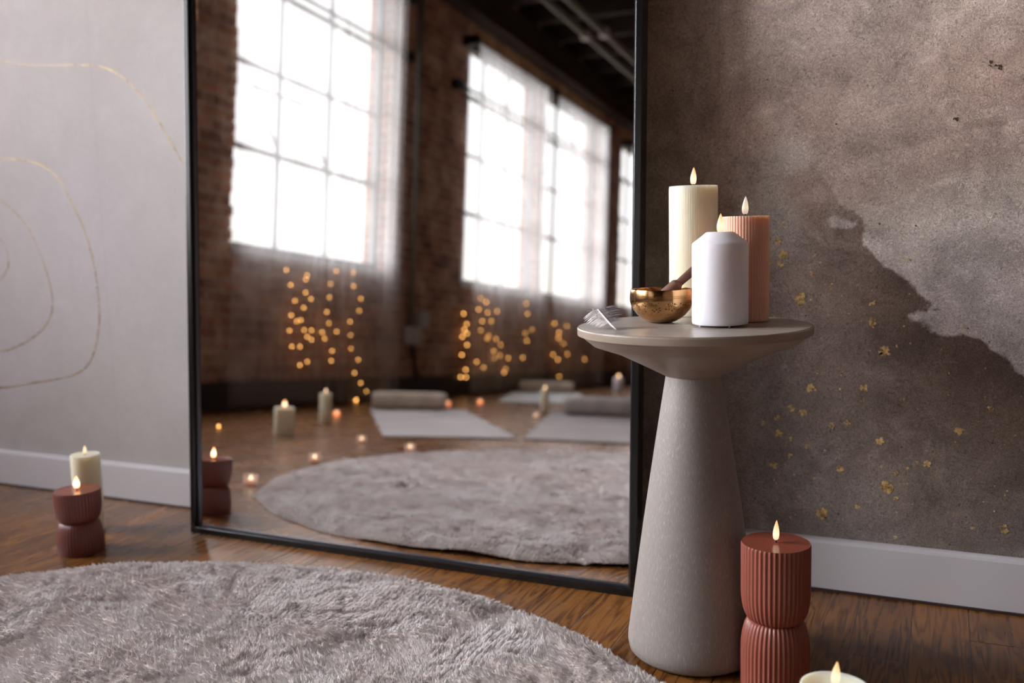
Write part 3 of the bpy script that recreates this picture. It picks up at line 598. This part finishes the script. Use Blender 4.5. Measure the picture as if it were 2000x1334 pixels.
bp = N(nt, 'ShaderNodeBump'); bp.inputs['Strength'].default_value = .6; bp.inputs['Distance'].default_value = .0008; L.new(hh2, bp.inputs['Height']); L.new(bp.outputs[0], b.inputs['Normal'])
cr = N(nt, 'ShaderNodeMix', data_type='RGBA'); cr.inputs[6].default_value = S(96, 62, 34); cr.inputs[7].default_value = S(196, 154, 106)
L.new(MATH('MINIMUM', MATH('MAXIMUM', MATH('ADD', 1, hh2), 0), 1), cr.inputs[0]); L.new(cr.outputs[2], b.inputs['Base Color'])
bowl = thing('singing_bowl', 'hammered brass singing bowl on the table beside the white candle', 'bowl', (-.3800, -.2960, TZ))
Rb, Hb = .0468, .0500
P = [(.010, 0), (.015, .0004), (.022, .0026), (.029, .0065), (.036, .0125), (.0415, .0195), (.0452, .027), (.0467, .033), (.0468, .038), (.0463, .044), (.0458, .0488), (.0455, .05),
     (.0438, .05), (.0436, .0485), (.0444, .038), (.0442, .033), (.0425, .0265), (.039, .0195), (.034, .0135), (.027, .008), (.015, .0035), (.004, .003)]
MB().lathe(P, 96, capt=True).build('bowl_body', M_brass, bowl, sharp=60)
M_wood = noise_col(mat('mallet_wood', rough=.5), S(78, 44, 30), S(116, 74, 52), 30, stretch=(1, 1, 1))
A = Vector((-.378, -.300, TZ+.037)); B = Vector((-.3180, -.2780, TZ+.092)); D = (B-A)
mal = thing('wooden_mallet', 'brown wooden striker resting in the brass bowl', 'mallet', A)
MB().tube([(0, 0, 0), D*.04, D*.10, D*.34, D*.36, D*.40, D*.97, D], [.005, .0085, .0095, .0095, .0082, .0058, .0070, .0055], 14).build('handle', M_wood, mal, sharp=35)

# feather
M_quill = mat('quill', S(232, 226, 222), .4); M_barb = mat('barbs', S(214, 206, 204), .7); M_barb_d = mat('dark_barbs', S(140, 130, 132), .7)
fe = thing('feather', 'small grey and white feather with pale quill at the left rim of the table', 'feather', (-.410, -.418, TZ+.0016))
Q = [Vector(p) for p in ((0, 0, 0), (-.010, .009, .0045), (-.020, .018, .011), (-.029, .026, .0175), (-.038, .034, .0235), (-.0405, .037, .0245))]
MB().tube(Q, [.0012, .0016, .0015, .0012, .0008, .0003], 8).build('quill', M_quill, fe)
def vane(name, side, M, n, out, droop, seed):
    mb = MB(); rg = random.Random(seed)
    for k in range(n):
        t = .30+.68*k/n; i = min(int(t*5), 4); f = t*5-i; p = Q[i].lerp(Q[i+1], f)
        ln = out*(.55+.6*math.sin(min(1, (t-.25)*1.5)*PI*.75))*rg.uniform(.8, 1.08)
        d = Vector(side).normalized()+Vector((rg.uniform(-.1, .1), rg.uniform(-.1, .1), rg.uniform(-.08, .08)))
        pts = [p+d*ln*s+Vector((0, 0, -droop*ln*s*s)) for s in (0, .33, .66, 1)]
        pts = [Vector((q.x, q.y, max(q.z, .0004))) for q in pts]
        t_ = Vector((-.7, .6, .35))*(.0007 if rg.random() < .85 else .0003)
        vs = []
        for s, q in enumerate(pts): w_ = (1, .95, .8, .15)[s]; vs += [q-t_*w_, q+t_*w_]
        mb.add(vs, [(0, 1, 3, 2), (2, 3, 5, 4), (4, 5, 7, 6)])
        if rg.random() < .5:      # downy strand
            a = p.lerp(p+d*ln*.8, .5); e_ = a+Vector((rg.uniform(-.006, .006), rg.uniform(-.008, .001), rg.uniform(-.003, .005))); e_.z = max(e_.z, .0004)
            mb.tube([a, a.lerp(e_, .5)+Vector((.0008, 0, .0008)), e_], .00016, 4)
    mb.build(name, M, fe)
vane('pale_vane', (-1, -.35, -.28), M_barb, 85, .019, .35, 1)
vane('dark_vane', (1, .45, .30), M_barb_d, 75, .026, .12, 2)

# ---------------------------------------------------------------- side table
M_tab = mat('whitewashed_oak', S(190, 178, 166), .5, spec=.4); nt, b, L = nodes(M_tab)
t = N(nt, 'ShaderNodeTexCoord'); mp = N(nt, 'ShaderNodeMapping'); mp.inputs['Scale'].default_value = (1, 1, .055); L.new(t.outputs['Object'], mp.inputs[0])
n1 = N(nt, 'ShaderNodeTexNoise'); n1.inputs['Scale'].default_value = 900; n1.inputs['Detail'].default_value = 2; L.new(mp.outputs[0], n1.inputs['Vector'])
cr = N(nt, 'ShaderNodeValToRGB'); el = cr.color_ramp.elements; el[0].position = .3; el[0].color = S(132, 124, 119); el[1].position = .8; el[1].color = S(184, 178, 174); q = el.new(.62); q.color = S(143, 135, 130)
L.new(n1.outputs[0], cr.inputs[0]); L.new(cr.outputs[0], b.inputs['Base Color'])
bp = N(nt, 'ShaderNodeBump'); bp.inputs['Strength'].default_value = .25; bp.inputs['Distance'].default_value = .0006; L.new(n1.outputs[0], bp.inputs['Height']); L.new(bp.outputs[0], b.inputs['Normal'])
M_top = mat('greyed_oak_top', rough=.3, spec=.5); noise_col(M_top, S(146, 135, 127), S(172, 161, 151), 9, 5, stretch=(1, 14, 1), bump=.05)
M_und = mat('greyed_oak_under', rough=.4); noise_col(M_und, S(136, 120, 106), S(156, 140, 126), 7, 4, stretch=(1, 1, 5))
tab = thing('side_table', 'round whitewashed oak pedestal table holding the three pillar candles', 'table', (-.327, -.320, 0))
RT = .1662; zn = .419
MB().lathe([(RT-.0035, TZ-.0008), (RT-.0032, TZ-.0001), (.002, TZ)], 128, capb=True, capt=True).build('tabletop', M_top, tab, sharp=30)
P = [(.041, zn), (.0445, zn+.002), (.075, zn+.0175), (.11, zn+.0345), (.145, zn+.0465), (RT-.004, TZ-.0122), (RT, TZ-.0115), (RT+.0002, TZ-.0025), (RT-.0008, TZ-.0006), (RT-.0035, TZ-.0008)]
MB().lathe(P, 128, capb=True, capt=False).build('funnel', M_und, tab, sharp=28)
P = [(.080, 0.002), (.090, .004), (.0955, .010), (.0972, .020), (.0968, .030)]
for k in range(1, 20):
    t_ = k/19; z = .03+(zn-.03)*t_; P.append((.0968+(.0392-.0968)*t_+.0015*math.sin(t_*PI), z))
MB().lathe(P, 160, capb=True, capt=True).build('pedestal', M_tab, tab, sharp=40)
MB().lathe([(.082, 0), (.082, .003)], 48).build('foot_pad', M_wick, tab)

# ---------------------------------------------------------------- round fur rug
RC, RR = (-.9395, -1.184), .950
M_pile = mat('fur_pile', S(226, 214, 208), .9, spec=.15, Sheen_Weight=.25); M_rugbase = mat('fur_backing', S(205, 192, 186), .95)
noise_col(M_pile, S(226, 217, 215), S(242, 237, 237), 14, 5, lo=.38, hi=.6)
def rug_h(x, y):
    """height of the pile surface"""
    r = np.hypot(x-RC[0], y-RC[1])
    a = .35; xr_ = x*math.cos(a)+y*math.sin(a); yr_ = -x*math.sin(a)+y*math.cos(a)
    wx = xr_+.10*vnoise(x, y, 4, 31); wy = yr_+.10*vnoise(x, y, 4, 32)
    f1 = 1-np.abs(2*vnoise(wx*.5, wy*1.5, 7, 33)-1); f2 = 1-np.abs(2*vnoise(wx*.7, wy*1.3, 17, 34)-1); f3 = vnoise(wx, wy, 45, 35)
    f4 = 1-np.abs(2*vnoise(wx*.45, wy*1.9, 12, 36)-1); f5 = vnoise(wx, wy, 6, 37)
    h = .014+.0055*f1**2+.0045*f2**2+.0045*f3-.013*f4**7*f5*1.6+.0038*vnoise(x, y, 80, 38)
    e = np.clip((RR-r)/.06, 0, 1); return h*e**.55
def rug_r(ang): return RR+.008*np.sin(ang*3+1)+.004*np.sin(ang*11)+.003*np.sin(ang*23+2)
rug = thing('round_rug', 'round fluffy beige fur rug on the floor before the mirror', 'rug', (0, 0, 0))
nr, na = 190, 1100
rad = np.linspace(0, 1, nr)**.8; ang = np.linspace(0, 2*PI, na, endpoint=False)
A_, R_ = np.meshgrid(ang, rad, indexing='ij'); rrad = R_*rug_r(A_)
xx = RC[0]+rrad*np.cos(A_); yy = RC[1]+rrad*np.sin(A_); zz = rug_h(xx, yy)+.001
V = np.stack([xx, yy, zz], 2).reshape(-1, 3)
i, j = np.meshgrid(np.arange(na), np.arange(nr-1), indexing='ij'); i2 = (i+1) % na
Fq = np.stack([(i*nr+j).ravel(), (i*nr+j+1).ravel(), (i2*nr+j+1).ravel(), (i2*nr+j).ravel()], 1)
np_mesh('rug_backing', V, Fq, M_rugbase, rug)
def pile(n, box, ln, wd, seed, excl=None):
    R = np.random.RandomState(seed)
    x = R.uniform(box[0], box[2], n); y = R.uniform(box[1], box[3], n)
    an = np.arctan2(y-RC[1], x-RC[0]); r = np.hypot(x-RC[0], y-RC[1]); ok = r < rug_r(an)
    if excl is not None: ok &= ~((x > excl[0]) & (x < excl[2]) & (y > excl[1]) & (y < excl[3]))
    x, y, an, r = x[ok], y[ok], an[ok], r[ok]; n = len(x)
    e = .004; h = rug_h(x, y); hx = (rug_h(x+e, y)-h)/e; hy = (rug_h(x, y+e)-h)/e
    nx, ny, nz = -hx*.8, -hy*.8, np.ones(n)
    # combing direction and tufts
    th = 6.3*vnoise(x, y, 5, 41)+2.2*vnoise(x, y, 16, 42); lean = .35+1.1*vnoise(x, y, 9, 43)**1.5*1.6
    edge = np.clip((r-(RR-.03))/.03, 0, 1)
    cs = .0095; ci = np.floor(x/cs); cj = np.floor(y/cs)
    jx = (np.sin(ci*12.9898+cj*78.233)*43758.5453) % 1; jy = (np.sin(ci*39.346+cj*11.135)*24634.6345) % 1; jl = (np.sin(ci*7.13+cj*51.7)*9631.77) % 1
    tx = ((ci+.2+.6*jx)*cs-x); ty = ((cj+.2+.6*jy)*cs-y)
    L_ = ln*(.6+.3*R.rand(n)+.55*jl)
    dx = nx+lean*np.cos(th)+tx/ln*1.15+edge*1.1*np.cos(an)+R.normal(0, .09, n); dy = ny+lean*np.sin(th)+ty/ln*1.15+edge*1.1*np.sin(an)+R.normal(0, .09, n); dz = nz
    q = np.sqrt(dx*dx+dy*dy+dz*dz); dx, dy, dz = dx/q, dy/q, dz/q
    P0 = np.stack([x, y, h-.001], 1); Dv = np.stack([dx, dy, dz], 1)
    up = np.stack([nx*.3, ny*.3, np.ones(n)], 1)
    P1 = P0+(up*.45+Dv*.55)*(L_*.55)[:, None]; P2 = P0+(up*.22+Dv*.78)*L_[:, None]; P2[:, 2] = np.maximum(P2[:, 2], .0015)
    ph = R.uniform(0, PI, n); sdv = np.stack([np.cos(ph), np.sin(ph), np.zeros(n)], 1)*wd/2
    V = np.stack([P0-sdv, P0+sdv, P1+sdv*.8, P1-sdv*.8, P2], 1).reshape(-1, 3)
    o = np.arange(n)*5
    return V, np.stack([o, o+1, o+2, o+3], 1), np.stack([o+3, o+2, o+4], 1)
NB = (-1.72, -1.02, -.28, -.20)
parts = [pile(680000, NB, .0082, .00075, 1), pile(230000, (-1.9, -2.15, .02, -.22), .0100, .0024, 2, NB)]
Vs, Qs, Ts, off = [], [], [], 0
for V, Q_, T_ in parts: Vs.append(V); Qs.append(Q_+off); Ts.append(T_+off); off += len(V)
po = np_mesh('fur_pile', np.concatenate(Vs), np.concatenate(Qs), M_pile, rug, tris=np.concatenate(Ts)); po['kind'] = 'stuff'

# ---------------------------------------------------------------- yoga mats and bolsters
def ymat(label, o, wd, w_, l, M, th=.008, under=None):
    wd = Vector(wd).normalized(); rz = math.atan2(wd.y, wd.x)
    t = thing('yoga_mat', label, 'yoga mat', (o[0], o[1], 0), rz, 'yoga mats laid out on the floor')
    mb = MB(); nx_, ny_ = 12, 40
    vs = []; fs = []
    top = lambda u, v: th+.0025*math.sin(v*9)*max(0, 1-u*0)*0
    mb.box((0, -l, .0025), (w_, 0, th)); mb.build('mat_surface', M, t, bevel=.002)
    MB().box((.002, -l+.002, 0), (w_-.002, -.002, .0025)).build('mat_underside', mat('dark_rubber', S(50, 44, 46), .8), t)
    return t
M_lil = noise_col(mat('lilac_mat', rough=.8), S(172, 162, 160), S(188, 178, 176), 3); M_gry = noise_col(mat('grey_mat', rough=.8), S(152, 142, 140), S(170, 160, 157), 3); M_wht = noise_col(mat('white_mat', rough=.8), S(196, 196, 192), S(214, 214, 210), 3)
w1v, w2v, w3v = (.81, -.585), (.945, -.327), (.93, -.37)
ymat('lilac-grey yoga mat at left, with a beige rolled bolster at its end', (-2.299, -2.136), w1v, .61, 1.83, M_lil)
ymat('grey yoga mat running off the right edge of the mirror', (-1.767, -2.486), w2v, .66, 1.95, M_gry)
ymat('pale white yoga mat far back, before the window wall', (-3.148, -5.024), w3v, .64, 1.7, M_wht)
M_bol = noise_col(mat('beige_bolster', rough=.9), S(182, 164, 146), S(204, 188, 170), 12); M_bol2 = noise_col(mat('grey_bolster', rough=.9), S(176, 168, 162), S(202, 194, 188), 12)
def bolster(label, c, wd, ln, R, M, z0=.008):
    rz = math.atan2(wd[1], wd[0]); t = thing('bolster', label, 'bolster', (c[0], c[1], z0), rz, 'bolsters on the yoga mats')
    mb = MB(); prof = []
    n = 28; ns = 18; vs = []; fs = []
    for k in range(ns+1):
        u = k/ns; x = -ln/2+ln*u; e_ = min(u, 1-u)*ns; rr_ = R*(1 if e_ >= 1.5 else (.86+.093*e_))
        for i in range(n):
            a = 2*PI*i/n; vs.append((x, rr_*math.cos(a)*(1+.02*math.sin(5*u*PI)), R*.97+rr_*math.sin(a)*.97))
    for k in range(ns):
        for i in range(n): fs.append((k*n+i, (k+1)*n+i, (k+1)*n+(i+1) % n, k*n+(i+1) % n))
    mb.add(vs, fs, True); mb.build('cover', M, t)
    for s in (-1, 1):
        eb = MB(); ev = []; r_ = R*.86
        sp_ = []
        for k in range(70):    # rolled end spiral
            a = k/70*2*PI*4; rr_ = .008+(r_-.010)*k/70; sp_.append((s*(ln/2+.001), rr_*math.cos(a), R*.97+rr_*math.sin(a)*.97))
        eb.tube(sp_, .0035, 5)
        eb.add([(s*ln/2, r_*math.cos(2*PI*i/24), R*.97+r_*math.sin(2*PI*i/24)*.97) for i in range(24)], [tuple(range(24))]); eb.build('rolled_end', M, t)
    return t
bolster('beige rolled bolster lying at the end of the lilac mat', (-3.10, -3.66), w1v, .46, .058, M_bol)
bolster('grey bolster on the grey mat, cut by the right mirror edge', (-1.93, -4.18), w2v, .62, .062, M_bol2)
bolster('small beige bolster at the end of the farthest white mat', (-3.45, -6.65), w3v, .50, .055, M_bol)

# ---------------------------------------------------------------- fairy lights behind the sheers
M_bulb = bpy.data.materials.new('fairy_bulb'); M_bulb.use_nodes = True; nt, b, L = nodes(M_bulb)
b.inputs['Emission Color'].default_value = (1, .47, .12, 1); b.inputs['Emission Strength'].default_value = 8; b.inputs['Base Color'].default_value = (.6, .4, .2, 1)
M_wire = mat('copper_wire', S(120, 80, 50), .4, .8)
B1 = [(-3.301, 0.861), (-3.512, 0.846), (-3.5, 0.818), (-3.349, 0.771), (-3.825, 0.9), (-4.023, 0.907), (-3.765, 0.809), (-4.032, 0.813), (-3.501, 0.732), (-3.56, 0.695), (-3.759, 0.718), (-4.126, 0.731), (-3.396, 0.673), (-3.487, 0.634), (-3.734, 0.618), (-4.109, 0.644), (-3.461, 0.553), (-3.42, 0.543), (-3.763, 0.544), (-4.005, 0.564), (-3.352, 0.482), (-3.499, 0.49), (-3.575, 0.49), (-3.692, 0.481), (-3.851, 0.491), (-4.015, 0.47), (-3.534, 0.447), (-3.58, 0.429), (-3.721, 0.439), (-3.38, 0.381), (-3.461, 0.382), (-4.024, 0.376), (-3.808, 0.358), (-3.543, 0.285), (-3.801, 0.291), (-4.117, 0.298), (-3.468, 0.262), (-4.078, 0.206), (-4.157, 0.133), (-3.363, 0.58), (-4.233, 0.072), (-4.11, 0.017), (-4.104, 0.012)]
B2 = [(-5.66, 0.695), (-5.721, 0.608), (-5.68, 0.558), (-5.732, 0.528), (-5.649, 0.498), (-5.738, 0.429), (-5.65, 0.342), (-5.728, 0.216), (-5.641, 0.152), (-5.737, 0.15), (-5.973, 0.844), (-6.077, 0.817), (-5.935, 0.744), (-6.113, 0.727), (-6.298, 0.745), (-6.008, 0.645), (-6.184, 0.652), (-5.982, 0.561), (-6.147, 0.519), (-6.122, 0.491), (-6.294, 0.492), (-6.398, 0.44), (-6.26, 0.381), (-6.278, 0.318), (-6.064, 0.231), (-5.928, 0.283), (-6.391, 0.341), (-6.569, 0.319), (-6.933, 0.852), (-6.973, 0.753), (-7.091, 0.601), (-6.977, 0.489), (-6.933, 0.562), (-6.893, 0.323), (-6.49, 0.184), (-6.517, 0.216)]
B3 = [(-8.002, 0.669), (-7.788, 0.593), (-7.781, 0.534), (-7.916, 0.478), (-7.781, 0.305), (-8.047, 0.365), (-8.571, 0.31), (-7.657, 0.683), (-7.646, 0.358), (-7.834, 0.125)]
def strands(P, bounds, labels, where, R):
    for k, (lo, hi) in enumerate(bounds):
        pts = sorted([p for p in P if lo <= p[0] < hi], key=lambda p: -p[1])
        if not pts: continue
        y0 = sum(p[0] for p in pts)/len(pts)
        t = thing('fairy_light_string', labels[k], 'string lights', (XW+.045, y0, 0), 0, where)
        path = [(0, pts[0][0]-y0, SILL-.035)]+[(0, p[0]-y0, p[1]) for p in pts]
        MB().tube(path, .0008, 5).build('wire', M_wire, t)
        for p in pts:
            MB().lathe([(R*.2, -R), (R*.75, -R*.7), (R, 0), (R*.75, R*.7), (R*.2, R)], 12).build('bulb', M_bulb, t, loc=(0, p[0]-y0, p[1]))
strands(B1, [(-3.44, -3.0), (-3.55, -3.44), (-3.66, -3.55), (-3.90, -3.66), (-4.06, -3.90), (-4.4, -4.06)],
        ['fairy light strand hanging leftmost behind the nearest sheer', 'fairy light strand in the brightest cluster, second from left', 'short fairy light strand third from left behind the nearest sheer', 'fairy light strand fourth from left, in the middle of the nearest sheer', 'fairy light strand fifth from left behind the nearest sheer', 'fairy light strand curving down to the floor at the right edge'], 'fairy lights behind the nearest sheer', .0062)
strands(B2, [(-5.85, -5.5), (-6.04, -5.85), (-6.22, -6.04), (-6.7, -6.22), (-7.2, -6.7)],
        ['fairy light strand along the left edge of the middle sheer', 'fairy light strand second from left behind the middle sheer', 'fairy light strand in the centre of the middle sheer', 'fairy light strand with two low bright bulbs, middle sheer', 'fairy light strand rightmost behind the middle sheer'], 'fairy lights behind the middle sheer', .0078)
strands(B3, [(-7.85, -7.5), (-8.3, -7.85), (-8.8, -8.3)],
        ['fairy light strand leftmost behind the third sheer', 'fairy light strand in the centre of the third sheer', 'single low fairy light strand at right of the third sheer'], 'fairy lights behind the third sheer', .009)
t = thing('fairy_light_string', 'small coil of fairy lights lying on the floor at the left mirror edge', 'string lights', (-3.18, -1.96, 0))
MB().tube([(-.1, .06, .002), (0, .05, .004), (.03, .0, .004), (-.02, -.05, .004), (-.12, -.03, .002)], .0008, 5).build('wire', M_wire, t)
for p in ((.0, .05, .012), (.06, -.03, .006), (-.06, .01, .006)):
    MB().lathe([(.001, -.005), (.0036, -.0035), (.005, 0), (.0036, .0035), (.001, .005)], 12).build('bulb', M_bulb, t, loc=p)
